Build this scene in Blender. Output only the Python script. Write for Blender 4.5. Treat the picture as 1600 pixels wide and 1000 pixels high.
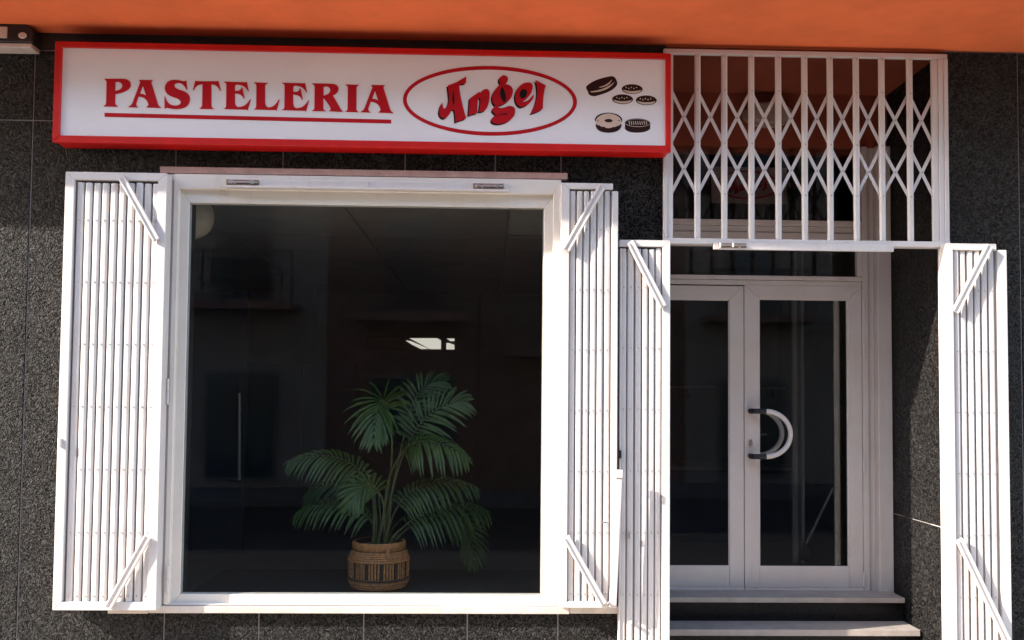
import bpy, bmesh, math, random
from mathutils import Vector, Matrix

random.seed(7)
scene = bpy.context.scene
for o in list(bpy.data.objects):
    bpy.data.objects.remove(o)
col = scene.collection

# ------------------------------------------------------------------ camera
YAW, PITCH, ROLL = 0.02742, 0.04218, 0.00919
FPX, CX, CY = 1400.0, 800.0, 561.0
CAM = Vector((0.0, -6.0, 1.95))
_f = Vector((math.sin(YAW) * math.cos(PITCH), math.cos(YAW) * math.cos(PITCH), math.sin(PITCH)))
_r = Vector((math.cos(YAW), -math.sin(YAW), 0))
_u = _r.cross(_f)
RR = math.cos(ROLL) * _r + math.sin(ROLL) * _u
UU = -math.sin(ROLL) * _r + math.cos(ROLL) * _u
cam_data = bpy.data.cameras.new('camera')
cam = bpy.data.objects.new('camera', cam_data)
col.objects.link(cam)
cam.matrix_world = Matrix(((RR.x, UU.x, -_f.x, CAM.x), (RR.y, UU.y, -_f.y, CAM.y), (RR.z, UU.z, -_f.z, CAM.z), (0, 0, 0, 1)))
cam_data.sensor_width = 36.0
cam_data.lens = 36.0 * FPX / 1600.0
cam_data.shift_y = (CY - 500.0) / 1600.0
cam_data.clip_end = 500
scene.camera = cam

# ------------------------------------------------------------------ light
TAN_AZ, TAN_PROF = 3.2, 1.95
az = math.atan(TAN_AZ)
el = math.atan(TAN_PROF * math.cos(az))
SUN = Vector((-math.sin(az) * math.cos(el), -math.cos(az) * math.cos(el), math.sin(el)))
world = bpy.data.worlds.new('World')
scene.world = world
world.use_nodes = True
wn = world.node_tree
wn.nodes.clear()
sky = wn.nodes.new('ShaderNodeTexSky')
sky.sky_type = 'NISHITA'
sky.sun_disc = False
sky.sun_elevation = el
sky.sun_rotation = math.atan2(SUN.x, SUN.y)
bg = wn.nodes.new('ShaderNodeBackground')
bg.inputs[1].default_value = 0.125
wo = wn.nodes.new('ShaderNodeOutputWorld')
wn.links.new(sky.outputs[0], bg.inputs[0])
wn.links.new(bg.outputs[0], wo.inputs[0])
sl = bpy.data.lights.new('sun', 'SUN')
sl.energy = 2.0
sl.angle = math.radians(0.5)
sl.color = (1.0, 0.91, 0.81)
so = bpy.data.objects.new('sun', sl)
col.objects.link(so)
so.rotation_euler = (-SUN).to_track_quat('-Z', 'Y').to_euler()
so.location = (-8, -6, 9)
scene.view_settings.view_transform = 'Standard'
scene.view_settings.look = 'None'
scene.view_settings.exposure = 2.66
scene.view_settings.gamma = 1.0
scene.render.resolution_x, scene.render.resolution_y = 1024, 640


# ------------------------------------------------------------------ helpers
def at(px, py, Y):
    """point of the place seen at photograph pixel (px, py) on the plane at depth Y"""
    v = _f + RR * ((px - CX) / FPX) + UU * ((CY - py) / FPX)
    return CAM + v * ((Y - CAM.y) / v.y)


def aX(px, py, Y): return at(px, py, Y).x
def aZ(px, py, Y): return at(px, py, Y).z


def tag(o, label=None, cat=None, group=None, kind=None):
    if label: o['label'] = label
    if cat: o['category'] = cat
    if group: o['group'] = group
    if kind: o['kind'] = kind
    return o


def empty(name, loc=(0, 0, 0), **k):
    o = bpy.data.objects.new(name, None)
    o.empty_display_size = 0.1
    o.location = loc
    col.objects.link(o)
    return tag(o, **k)


def link(name, me, parent=None):
    o = bpy.data.objects.new(name, me)
    col.objects.link(o)
    if parent is not None:
        o.parent = parent
        w = Vector(parent.location)
        if parent.parent is not None:
            w = w + Vector(parent.parent.location)
        o.location = -w
    return o


class MB:
    def __init__(s): s.v, s.f = [], []

    def add(s, vs, fs):
        n = len(s.v)
        s.v += [tuple(p) for p in vs]
        s.f += [tuple(i + n for i in q) for q in fs]
        return s

    def box(s, x0, x1, y0, y1, z0, z1):
        if x0 > x1: x0, x1 = x1, x0
        if y0 > y1: y0, y1 = y1, y0
        if z0 > z1: z0, z1 = z1, z0
        return s.add([(x0, y0, z0), (x1, y0, z0), (x1, y1, z0), (x0, y1, z0), (x0, y0, z1), (x1, y0, z1), (x1, y1, z1), (x0, y1, z1)],
                     [(0, 3, 2, 1), (4, 5, 6, 7), (0, 1, 5, 4), (1, 2, 6, 5), (2, 3, 7, 6), (3, 0, 4, 7)])

    def prism(s, poly, y0, y1):
        """poly: x,z outline (front y0, back y1)"""
        n = len(poly)
        vs = [(p[0], y0, p[1]) for p in poly] + [(p[0], y1, p[1]) for p in poly]
        fs = [tuple(range(n)), tuple(range(2 * n - 1, n - 1, -1))]
        fs += [(i, i + n, (i + 1) % n + n, (i + 1) % n) for i in range(n)]
        return s.add(vs, fs)

    def vprism(s, poly, z0, z1):
        """poly: x,y outline swept in z"""
        n = len(poly)
        vs = [(p[0], p[1], z0) for p in poly] + [(p[0], p[1], z1) for p in poly]
        fs = [tuple(range(n - 1, -1, -1)), tuple(range(n, 2 * n))]
        fs += [(i, (i + 1) % n, (i + 1) % n + n, i + n) for i in range(n)]
        return s.add(vs, fs)

    def bar(s, a, b, w, t, up=(0, -1, 0)):
        """bar from a to b, width w across, thickness t along up"""
        a, b = Vector(a), Vector(b)
        d = (b - a).normalized()
        n = Vector(up)
        n = (n - d * n.dot(d)).normalized()
        sd = d.cross(n)
        vs = []
        for p in (a, b):
            for i, j in ((-1, -1), (1, -1), (1, 1), (-1, 1)):
                vs.append(p + sd * (i * w / 2) + n * (j * t / 2))
        return s.add(vs, [(0, 3, 2, 1), (4, 5, 6, 7), (0, 1, 5, 4), (1, 2, 6, 5), (2, 3, 7, 6), (3, 0, 4, 7)])

    def tube(s, pts, r, n=10, closed=False):
        pts = [Vector(p) for p in pts]
        rs = r if isinstance(r, (list, tuple)) else [r] * len(pts)
        m = len(pts)
        vs = []
        up = None
        for i, p in enumerate(pts):
            if closed: t = pts[(i + 1) % m] - pts[i - 1]
            else: t = pts[min(i + 1, m - 1)] - pts[max(i - 1, 0)]
            t.normalize()
            if up is None: up = t.orthogonal().normalized()
            up = (up - t * up.dot(t)).normalized()
            q = t.cross(up)
            for k in range(n):
                a = 2 * math.pi * k / n
                vs.append(p + (up * math.cos(a) + q * math.sin(a)) * rs[i])
        fs = []
        for i in range(m if closed else m - 1):
            j = (i + 1) % m
            for k in range(n):
                l = (k + 1) % n
                fs.append((i * n + k, i * n + l, j * n + l, j * n + k))
        if not closed:
            fs += [tuple(range(n - 1, -1, -1)), tuple(range((m - 1) * n, m * n))]
        return s.add(vs, fs)

    def lathe(s, prof, c, n=32):
        """prof: (r, z) from bottom to top around a vertical axis through c"""
        vs, fs = [], []
        for r, z in prof:
            for k in range(n):
                a = 2 * math.pi * k / n
                vs.append((c[0] + r * math.cos(a), c[1] + r * math.sin(a), c[2] + z))
        for i in range(len(prof) - 1):
            for k in range(n):
                l = (k + 1) % n
                fs.append((i * n + k, i * n + l, (i + 1) * n + l, (i + 1) * n + k))
        fs += [tuple(range(n - 1, -1, -1)), tuple(range((len(prof) - 1) * n, len(prof) * n))]
        return s.add(vs, fs)

    def mesh(s, mat, bev=0.0, smooth=False, segs=1):
        me = bpy.data.meshes.new('mesh')
        me.from_pydata(s.v, [], s.f)
        bm = bmesh.new()
        bm.from_mesh(me)
        bmesh.ops.recalc_face_normals(bm, faces=bm.faces)
        if bev:
            es = [e for e in bm.edges if len(e.link_faces) == 2 and e.calc_face_angle(0) > 0.5]
            bmesh.ops.bevel(bm, geom=es, offset=bev, segments=segs, affect='EDGES', clamp_overlap=True, profile=0.6)
        if smooth:
            for f in bm.faces: f.smooth = True
            for e in bm.edges:
                if len(e.link_faces) == 2 and e.calc_face_angle(0) > 0.9: e.smooth = False
        bm.to_mesh(me)
        bm.free()
        me.materials.append(mat)
        return me

    def build(s, name, mat, parent=None, bev=0.0, smooth=False, segs=1, **k):
        o = link(name, s.mesh(mat, bev, smooth, segs), parent)
        return tag(o, **k)


def pbox(x0, y0, x1, y1, Yf, Yb, mb=None):
    """box whose front face shows at pixel rectangle (x0,y0)-(x1,y1) on plane Yf, going back to Yb"""
    xm, ym = (x0 + x1) / 2, (y0 + y1) / 2
    mb = mb or MB()
    return mb.box(aX(x0, ym, Yf), aX(x1, ym, Yf), Yf, Yb, aZ(xm, y1, Yf), aZ(xm, y0, Yf))


# ------------------------------------------------------------------ materials
def newmat(name):
    m = bpy.data.materials.new(name)
    m.use_nodes = True
    nt = m.node_tree
    b = nt.nodes['Principled BSDF']
    return m, nt, b


def N(nt, t, **k):
    n = nt.nodes.new(t)
    for a, v in k.items():
        if hasattr(n, a): setattr(n, a, v)
    return n


def noise(nt, scale, detail=4, rough=0.55, vec=None, dist=0.0):
    n = N(nt, 'ShaderNodeTexNoise')
    n.inputs['Scale'].default_value = scale
    n.inputs['Detail'].default_value = detail
    n.inputs['Roughness'].default_value = rough
    n.inputs['Distortion'].default_value = dist
    if vec is not None: nt.links.new(vec, n.inputs['Vector'])
    return n


def ramp(nt, src, stops):
    r = N(nt, 'ShaderNodeValToRGB')
    e = r.color_ramp.elements
    e[0].position, e[0].color = stops[0][0], (*stops[0][1], 1)
    e[1].position, e[1].color = stops[-1][0], (*stops[-1][1], 1)
    for p, c in stops[1:-1]:
        q = e.new(p)
        q.color = (*c, 1)
    nt.links.new(src, r.inputs[0])
    return r


def coords(nt, scale=(1, 1, 1)):
    g = N(nt, 'ShaderNodeNewGeometry')
    mp = N(nt, 'ShaderNodeMapping')
    mp.inputs['Scale'].default_value = scale
    nt.links.new(g.outputs['Position'], mp.inputs['Vector'])
    return mp.outputs[0]


def bump(nt, b, h, strength, dist=0.01, prev=None):
    n = N(nt, 'ShaderNodeBump')
    n.inputs['Strength'].default_value = strength
    n.inputs['Distance'].default_value = dist
    nt.links.new(h, n.inputs['Height'])
    if prev is not None: nt.links.new(prev, n.inputs['Normal'])
    nt.links.new(n.outputs[0], b.inputs['Normal'])
    return n.outputs[0]


def mat_simple(name, c, rough=0.5, var=0.12, scale=6, spec=0.5, metal=0.0, bmp=0.0, bscale=60, stretch=(1, 1, 1)):
    m, nt, b = newmat(name)
    v = coords(nt, stretch)
    n = noise(nt, scale, 6, 0.6, v)
    lo = tuple(max(0, x * (1 - var)) for x in c)
    hi = tuple(min(1, x * (1 + var)) for x in c)
    r = ramp(nt, n.outputs[0], [(0.3, lo), (0.7, hi)])
    nt.links.new(r.outputs[0], b.inputs['Base Color'])
    b.inputs['Roughness'].default_value = rough
    b.inputs['Specular IOR Level'].default_value = spec
    b.inputs['Metallic'].default_value = metal
    if bmp:
        n2 = noise(nt, bscale, 5, 0.6, v)
        bump(nt, b, n2.outputs[0], bmp, 0.004)
    return m


def mat_white(name='white_lacquer', lo=(0.63, 0.58, 0.545), hi=(0.68, 0.64, 0.61)):
    m, nt, b = newmat(name)
    v = coords(nt)
    base = noise(nt, 3.0, 5, 0.6, v)
    r1 = ramp(nt, base.outputs[0], [(0.3, lo), (0.7, hi)])
    vs = coords(nt, (7, 7, 1.1))
    st = noise(nt, 1.0, 5, 0.65, vs)
    r2 = ramp(nt, st.outputs[0], [(0.55, (1, 1, 1)), (0.85, (0.88, 0.83, 0.78))])
    sp = noise(nt, 95, 2, 0.5, v)
    r3 = ramp(nt, sp.outputs[0], [(0.70, (1, 1, 1)), (0.80, (0.72, 0.62, 0.53))])
    mx = N(nt, 'ShaderNodeMixRGB', blend_type='MULTIPLY')
    mx.inputs[0].default_value = 1
    nt.links.new(r1.outputs[0], mx.inputs[1])
    nt.links.new(r2.outputs[0], mx.inputs[2])
    mx2 = N(nt, 'ShaderNodeMixRGB', blend_type='MULTIPLY')
    mx2.inputs[0].default_value = 0.5
    nt.links.new(mx.outputs[0], mx2.inputs[1])
    nt.links.new(r3.outputs[0], mx2.inputs[2])
    nt.links.new(mx2.outputs[0], b.inputs['Base Color'])
    b.inputs['Roughness'].default_value = 0.42
    bump(nt, b, base.outputs[0], 0.06, 0.01)
    return m


def mat_stone(name, base, lift, strength, rough, gain=0.35):
    """black stone embossed with worm-like squiggles"""
    m, nt, b = newmat(name)
    v = coords(nt)
    n = noise(nt, 20, 1.5, 0.5, v, 0.7)
    mul = N(nt, 'ShaderNodeMath', operation='MULTIPLY')
    mul.inputs[1].default_value = 34
    nt.links.new(n.outputs[0], mul.inputs[0])
    sn = N(nt, 'ShaderNodeMath', operation='SINE')
    nt.links.new(mul.outputs[0], sn.inputs[0])
    n2 = noise(nt, 44, 2, 0.5, v, 0.8)
    mul2 = N(nt, 'ShaderNodeMath', operation='MULTIPLY')
    mul2.inputs[1].default_value = 30
    nt.links.new(n2.outputs[0], mul2.inputs[0])
    sn2 = N(nt, 'ShaderNodeMath', operation='SINE')
    nt.links.new(mul2.outputs[0], sn2.inputs[0])
    ad = N(nt, 'ShaderNodeMath', operation='ADD')
    nt.links.new(sn.outputs[0], ad.inputs[0])
    nt.links.new(sn2.outputs[0], ad.inputs[1])
    fine = noise(nt, 220, 3, 0.6, v)
    ad2 = N(nt, 'ShaderNodeMath', operation='MULTIPLY_ADD')
    ad2.inputs[1].default_value = 1.2
    nt.links.new(fine.outputs[0], ad2.inputs[0])
    nt.links.new(ad.outputs[0], ad2.inputs[2])
    big = noise(nt, 1.4, 4, 0.6, v)
    r = ramp(nt, ad2.outputs[0], [(0.35, base), (1.0, lift)])
    mx = N(nt, 'ShaderNodeMixRGB', blend_type='MULTIPLY')
    mx.inputs[0].default_value = 0.6
    r2 = ramp(nt, big.outputs[0], [(0.3, (0.7, 0.7, 0.7)), (0.7, (1.2, 1.2, 1.2))])
    nt.links.new(r.outputs[0], mx.inputs[1])
    nt.links.new(r2.outputs[0], mx.inputs[2])
    nt.links.new(mx.outputs[0], b.inputs['Base Color'])
    b.inputs['Roughness'].default_value = rough
    b.inputs['Specular IOR Level'].default_value = gain
    bump(nt, b, ad2.outputs[0], strength, 0.0065)
    return m


def mat_glass(name, tint, f0=0.045, rough=0.0):
    m = bpy.data.materials.new(name)
    m.use_nodes = True
    nt = m.node_tree
    nt.nodes.clear()
    g = N(nt, 'ShaderNodeNewGeometry')
    d = N(nt, 'ShaderNodeVectorMath', operation='DOT_PRODUCT')
    nt.links.new(g.outputs['Incoming'], d.inputs[0])
    nt.links.new(g.outputs['Normal'], d.inputs[1])
    ab = N(nt, 'ShaderNodeMath', operation='ABSOLUTE')
    nt.links.new(d.outputs['Value'], ab.inputs[0])
    om = N(nt, 'ShaderNodeMath', operation='SUBTRACT')
    om.inputs[0].default_value = 1
    nt.links.new(ab.outputs[0], om.inputs[1])
    pw = N(nt, 'ShaderNodeMath', operation='POWER')
    pw.inputs[1].default_value = 5
    nt.links.new(om.outputs[0], pw.inputs[0])
    ma = N(nt, 'ShaderNodeMath', operation='MULTIPLY_ADD')
    ma.inputs[1].default_value = 1 - f0
    ma.inputs[2].default_value = f0
    nt.links.new(pw.outputs[0], ma.inputs[0])
    t = N(nt, 'ShaderNodeBsdfTransparent')
    t.inputs[0].default_value = (*tint, 1)
    gl = N(nt, 'ShaderNodeBsdfGlossy')
    gl.inputs['Roughness'].default_value = rough
    gl.inputs[0].default_value = (0.95, 0.97, 1, 1)
    mx = N(nt, 'ShaderNodeMixShader')
    nt.links.new(ma.outputs[0], mx.inputs[0])
    nt.links.new(t.outputs[0], mx.inputs[1])
    nt.links.new(gl.outputs[0], mx.inputs[2])
    o = N(nt, 'ShaderNodeOutputMaterial')
    nt.links.new(mx.outputs[0], o.inputs[0])
    return m


def mat_emit(name, c, s):
    m, nt, b = newmat(name)
    b.inputs['Base Color'].default_value = (*c, 1)
    b.inputs['Emission Color'].default_value = (*c, 1)
    b.inputs['Emission Strength'].default_value = s
    return m


M = {}
M['white'] = mat_white()
M['frame'] = mat_white('warm_bounce_lacquer', (0.69, 0.63, 0.555), (0.75, 0.695, 0.625))  # white lacquer tinted warm for the bounce off soffit and ground
M['doorframe'] = mat_white('shaded_lacquer', (0.58, 0.52, 0.48), (0.64, 0.58, 0.54))  # white lacquer darkened to put the recess shade into its colour
M['stone'] = mat_stone('embossed_black_stone', (0.004, 0.0038, 0.004), (0.060, 0.056, 0.052), 1.0, 0.27, 0.12)  # lighter line tone stands in for sun catching the embossing
M['stone_smooth'] = mat_stone('black_stone', (0.006, 0.006, 0.007), (0.012, 0.012, 0.012), 0.12, 0.2, 0.15)
M['grout'] = mat_simple('grout', (0.42, 0.39, 0.36), 0.9, 0.2, 20)
M['darkmortar'] = mat_simple('dark_mortar', (0.03, 0.022, 0.018), 0.95, 0.4, 12, bmp=0.5)
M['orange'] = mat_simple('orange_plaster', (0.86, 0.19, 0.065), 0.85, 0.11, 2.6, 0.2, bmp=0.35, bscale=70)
M['orangeshade'] = mat_simple('shaded_orange_plaster', (0.27, 0.062, 0.032), 0.85, 0.12, 2.2, 0.2, bmp=0.35, bscale=70)  # orange plaster with the shade of the recess painted in
M['stepstone'] = mat_simple('shaded_step_marble', (0.33, 0.29, 0.26), 0.5, 0.16, 9)  # marble darkened so the treads look out of the sun
M['marble'] = mat_simple('pale_marble', (0.62, 0.55, 0.48), 0.45, 0.14, 9)
M['pinkstone'] = mat_simple('pink_marble', (0.42, 0.25, 0.20), 0.5, 0.18, 12)
M['red'] = mat_simple('red_frame', (0.55, 0.010, 0.008), 0.42, 0.12, 5, 0.3)
M['panel'] = mat_simple('sign_panel', (0.80, 0.785, 0.79), 0.38, 0.035, 1.5, 0.35)
M['inkred'] = mat_simple('red_vinyl', (0.46, 0.004, 0.010), 0.5, 0.10, 6, 0.2)
M['inkblack'] = mat_simple('black_vinyl', (0.008, 0.005, 0.005), 0.5, 0.1, 5, 0.2)
M['inkbrown'] = mat_simple('brown_vinyl', (0.028, 0.007, 0.005), 0.5, 0.3, 30, 0.2)
M['inkcream'] = mat_simple('cream_vinyl', (0.62, 0.48, 0.38), 0.4, 0.06, 10)
M['inkhalo'] = mat_simple('pale_vinyl', (0.80, 0.72, 0.70), 0.4, 0.02, 10)
M['glass'] = mat_glass('window_glass', (0.86, 0.88, 0.88), 0.019)
M['doorglass'] = mat_glass('door_glass', (0.80, 0.81, 0.82), 0.019)
M['black'] = mat_simple('black_rubber', (0.012, 0.012, 0.013), 0.5, 0.2, 20)
M['steel'] = mat_simple('brushed_steel', (0.55, 0.54, 0.52), 0.3, 0.1, 30, metal=1.0)
M['rust'] = mat_simple('rusty_hinge', (0.30, 0.20, 0.15), 0.7, 0.35, 60)
M['rivet'] = mat_simple('dull_rivet', (0.34, 0.31, 0.29), 0.5, 0.2, 60)
M['leaf'] = mat_simple('palm_leaf', (0.048, 0.100, 0.012), 0.45, 0.35, 14)
M['stem'] = mat_simple('palm_stem', (0.13, 0.15, 0.05), 0.5, 0.3, 14)
M['soil'] = mat_simple('potting_soil', (0.03, 0.02, 0.015), 0.95, 0.3, 40)
M['wicker'] = mat_simple('wicker', (0.58, 0.26, 0.085), 0.6, 0.4, 45)
M['wickerdark'] = mat_simple('dark_wicker', (0.085, 0.040, 0.02), 0.7, 0.3, 30)
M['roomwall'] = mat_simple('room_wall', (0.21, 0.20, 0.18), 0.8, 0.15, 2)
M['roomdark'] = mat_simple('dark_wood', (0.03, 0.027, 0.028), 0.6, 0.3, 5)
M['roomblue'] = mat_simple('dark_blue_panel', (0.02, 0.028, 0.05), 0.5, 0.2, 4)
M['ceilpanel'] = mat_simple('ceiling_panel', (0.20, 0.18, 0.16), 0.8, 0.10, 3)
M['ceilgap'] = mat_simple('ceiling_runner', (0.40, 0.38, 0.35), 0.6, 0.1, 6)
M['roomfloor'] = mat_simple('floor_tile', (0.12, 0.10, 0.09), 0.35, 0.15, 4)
M['globe'] = mat_simple('opal_glass', (0.62, 0.54, 0.44), 0.35, 0.06, 5)
M['plaque'] = mat_simple('plaque_board', (0.40, 0.31, 0.27), 0.5, 0.06, 5)  # board tone darkened for the shade behind the pane
M['lampcover'] = mat_simple('shaded_opal', (0.36, 0.25, 0.20), 0.5, 0.08, 6)  # opal darkened for the dim light behind the grille
M['sunglow'] = mat_emit('sun_reflection_glow', (1.0, 0.93, 0.80), 0.13)  # emission stands in for reflected sun
M['pavement'] = mat_simple('concrete_paving', (0.42, 0.365, 0.31), 0.85, 0.15, 3, bmp=0.3)
M['asphalt'] = mat_simple('asphalt', (0.036, 0.035, 0.035), 0.9, 0.25, 30, bmp=0.5, bscale=200)
M['farpave'] = mat_simple('dark_paving', (0.13, 0.12, 0.11), 0.9, 0.2, 3)
M['farwall'] = mat_simple('far_render', (0.30, 0.26, 0.22), 0.9, 0.12, 1.2)
M['farbrick'] = mat_simple('far_brick', (0.20, 0.11, 0.08), 0.9, 0.2, 3)
M['farframe'] = mat_simple('far_frame', (0.16, 0.15, 0.14), 0.6, 0.1, 4)
M['farglass'] = mat_simple('far_glass', (0.03, 0.05, 0.06), 0.1, 0.2, 2)
M['iron'] = mat_simple('dark_iron', (0.03, 0.03, 0.032), 0.5, 0.2, 12)

# ------------------------------------------------------------------ ground
gm = MB().box(-120, 120, -120, -2.6, -0.30, -0.12)
tag(gm.build('road', M['asphalt']), kind='structure')
pv = MB().box(-120, 120, -2.45, 6.5, -0.30, 0.0)
pave = pv.build('pavement', M['pavement'])
tag(pave, kind='structure')
MB().box(-120, 120, -2.596, -2.454, -0.29, 0.006).build('kerb', M['marble'], pave, bev=0.015)
tag(MB().box(-120, 120, -13.0, -10.6, -0.29, 0.0).build('pavement', M['farpave']), kind='structure')

# ------------------------------------------------------------------ building shell
SOF = aZ(1480, 79, 0)                        # soffit height
bld = empty('shop_building', (0, 0, 0), label='shop building faced with black embossed stone slabs under a painted orange overhang', cat='building')
WX0, WX1 = aX(270, 600, 0), aX(872, 600, 0)      # window opening
WZ0, WZ1 = aZ(570, 946, 0), aZ(570, 276, 0)
DX0, DX1 = aX(1040, 500, 0), aX(1478, 600, 0)    # door recess opening
FAR_L, FAR_R = -7.0, 7.0
REC = 0.84                                    # depth of the recess


def over_w(x): return 0.668 + (x + 5.5) * 0.023


ov = MB()
xl, xr = -9.0, 8.0
ov.add([(xl, -over_w(xl), SOF), (xr, -over_w(xr), SOF), (xr, 7, SOF), (xl, 7, SOF),
        (xl, -over_w(xl), SOF + 3.2), (xr, -over_w(xr), SOF + 3.2), (xr, 7, SOF + 3.2), (xl, 7, SOF + 3.2)],
       [(0, 3, 2, 1), (4, 5, 6, 7), (0, 1, 5, 4), (1, 2, 6, 5), (2, 3, 7, 6), (3, 0, 4, 7)])
ov.build('overhang', M['orange'], bld, label='orange plastered underside of the overhanging upper floor')

core = MB()
CY0, CY1 = 0.008, 0.24
core.box(FAR_L, WX0, CY0, CY1, 0, SOF - 0.003)
core.box(WX0, WX1, CY0, CY1, 0, WZ0)
core.box(WX0, WX1, CY0, CY1, WZ1, SOF - 0.003)
core.box(WX1, DX0 - 0.007, CY0, CY1, 0, SOF - 0.003)
core.box(DX1 + 0.007, FAR_R, CY0, CY1, 0, SOF - 0.003)
core.build('wall', M['grout'], bld)

slabs = []
JX = aX(40, 540, 0)
ZJ = aZ(60, 188, 0)
ZT_L = aZ(40, 78, 0)
X252, X404, X568, X730 = (aX(p, 980, 0) for p in (256, 404, 568, 730))
g = 0.009


def slab(x0, x1, z0, z1, m='stone', Y0=0.0, Y1=0.02):
    jit = random.uniform(-0.0012, 0.0012)
    o = MB().box(x0 + g / 2, x1 - g / 2, Y0 + jit, Y1, z0 + g / 2, z1 - g / 2).build('stone_slab', M[m], bld, bev=0.002)
    slabs.append(o)


ZW = aZ(570, 953, 0)
slab(FAR_L, JX - 1.3, 0, ZJ); slab(FAR_L, JX - 1.3, ZJ, ZT_L)
slab(JX - 1.3, JX, 0, ZJ); slab(JX - 1.3, JX, ZJ, ZT_L)
slab(JX, X252, 0, ZJ); slab(JX, X252, ZJ, ZT_L)
for a, b_ in ((X252, X404), (X404, X568), (X568, X730), (X730, WX1 + 0.01)):
    slab(a, b_, 0, WZ0)
XT = [X252, aX(442, 255, 0), aX(633, 255, 0), aX(774, 255, 0), WX1 + 0.01]
for a, b_ in zip(XT, XT[1:]):
    slab(a, b_, WZ1, ZT_L)
slab(WX1 + 0.01, DX0 + 0.003, 0, ZT_L)
XR = aX(1593, 300, 0)
slab(DX1 - 0.003, XR, 0, SOF - 0.006); slab(XR, FAR_R, 0, SOF - 0.006)
# dark mortar strip above the slabs behind the sign
MB().box(FAR_L, DX0, 0.004, 0.02, ZT_L + 0.003, SOF - 0.002).build('mortar_strip', M['darkmortar'], bld)

# recess lining
zj = aZ(1460, 820, 0.2)
for (za, zb) in ((0, zj), (zj, SOF - 0.004)):
    for sx, xa in ((1, DX1), (-1, DX0)):
        MB().box(xa, xa + sx * 0.02, 0.021, REC + 0.1, za + g / 2, zb - g / 2).build('stone_slab', M['stone'], bld, bev=0.0015)
for sx, xa in ((1, DX1), (-1, DX0)):
    MB().box(xa + sx * 0.012, xa + sx * 0.12, 0.242, REC + 0.12, 0, SOF - 0.003).build('recess_wall', M['grout'], bld)
LZ = aZ(1260, 228, REC)
MB().box(DX0, DX1, REC + 0.02, REC + 0.30, LZ, SOF - 0.004).build('lintel', M['orangeshade'], bld)
MB().box(DX0 + 0.004, DX1 - 0.004, 0.03, REC + 0.019, SOF - 0.025, SOF - 0.003).build('recess_ceiling', M['orangeshade'], bld)  # thin panel carrying the shade-darkened orange over the recess

# upper facade continues outside the frame; interior shell
FLOOR = aZ(1250, 924, REC)
CEIL = CAM.z + 1.36
RX0, RX1, RY1 = -3.45, 3.9, 5.9
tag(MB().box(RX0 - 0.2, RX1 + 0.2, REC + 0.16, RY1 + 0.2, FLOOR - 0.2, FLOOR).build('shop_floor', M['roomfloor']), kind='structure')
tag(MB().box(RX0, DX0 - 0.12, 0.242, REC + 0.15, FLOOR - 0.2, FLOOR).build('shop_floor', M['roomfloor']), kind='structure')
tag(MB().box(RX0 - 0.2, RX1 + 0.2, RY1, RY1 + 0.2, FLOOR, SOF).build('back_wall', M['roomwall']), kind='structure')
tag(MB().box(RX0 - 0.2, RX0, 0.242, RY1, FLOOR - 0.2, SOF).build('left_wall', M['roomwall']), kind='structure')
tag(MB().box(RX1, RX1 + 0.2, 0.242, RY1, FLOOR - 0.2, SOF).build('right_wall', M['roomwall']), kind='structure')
ceil = MB()
ceil.box(RX0, DX0 - 0.13, 0.245, RY1, CEIL + 0.03, CEIL + 0.06)
ceil.box(DX0 - 0.13, RX1, REC + 0.5, RY1, CEIL + 0.03, CEIL + 0.06)
ceil = ceil.build('ceiling', M['ceilgap'])
tag(ceil, kind='structure')
xx = RX0 + 0.01
cells = {}
while xx < RX1 - 0.1:
    yy = 0.30
    while yy < RY1 - 0.05:
        x1_, y1_ = min(xx + 1.2, RX1) - 0.012, min(yy + 0.66, RY1) - 0.012
        if not (x1_ > DX0 - 0.13 and yy < REC + 0.5):
            key = (round(x1_ - xx, 3), round(y1_ - yy, 3))
            if key not in cells:
                cells[key] = MB().box(0, key[0], 0, key[1], 0, 0.025).mesh(M['ceilpanel'], 0.002)
            o = link('ceiling_panel', cells[key], ceil)
            o.location = (xx, yy, CEIL + random.uniform(0, 0.003))
        yy += 0.66
    xx += 1.2

# steps ---------------------------------------------------------------
steps = empty('entrance_steps', (1.9, 0.4, 0), label='dark stone entrance steps with pale marble treads below the glass doors', cat='steps')


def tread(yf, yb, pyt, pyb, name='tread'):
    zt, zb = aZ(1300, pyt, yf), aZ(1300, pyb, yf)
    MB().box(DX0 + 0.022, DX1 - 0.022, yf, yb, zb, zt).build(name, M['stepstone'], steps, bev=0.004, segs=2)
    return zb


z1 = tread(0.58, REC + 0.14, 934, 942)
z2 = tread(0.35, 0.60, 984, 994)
zt2 = aZ(1300, 984, 0.35)
zt3 = z2 - 0.17
MB().box(DX0 + 0.022, DX1 - 0.022, 0.605, 0.9, zt2 - 0.02, z1 - 0.002).build('riser', M['stone_smooth'], steps)
MB().box(DX0 + 0.022, DX1 - 0.022, 0.375, 0.6, zt3 - 0.02, z2 - 0.002).build('riser', M['stone_smooth'], steps)
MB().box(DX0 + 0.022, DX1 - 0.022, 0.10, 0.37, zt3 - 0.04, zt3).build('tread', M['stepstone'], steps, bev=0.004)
MB().box(DX0 + 0.022, DX1 - 0.022, 0.125, 0.36, 0, zt3 - 0.042).build('riser', M['stone_smooth'], steps)

# ------------------------------------------------------------------ shop window
win = empty('shop_window', ((WX0 + WX1) / 2, 0, WZ0), label='large square shop window in a white metal frame with a potted palm behind the glass', cat='window')


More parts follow.
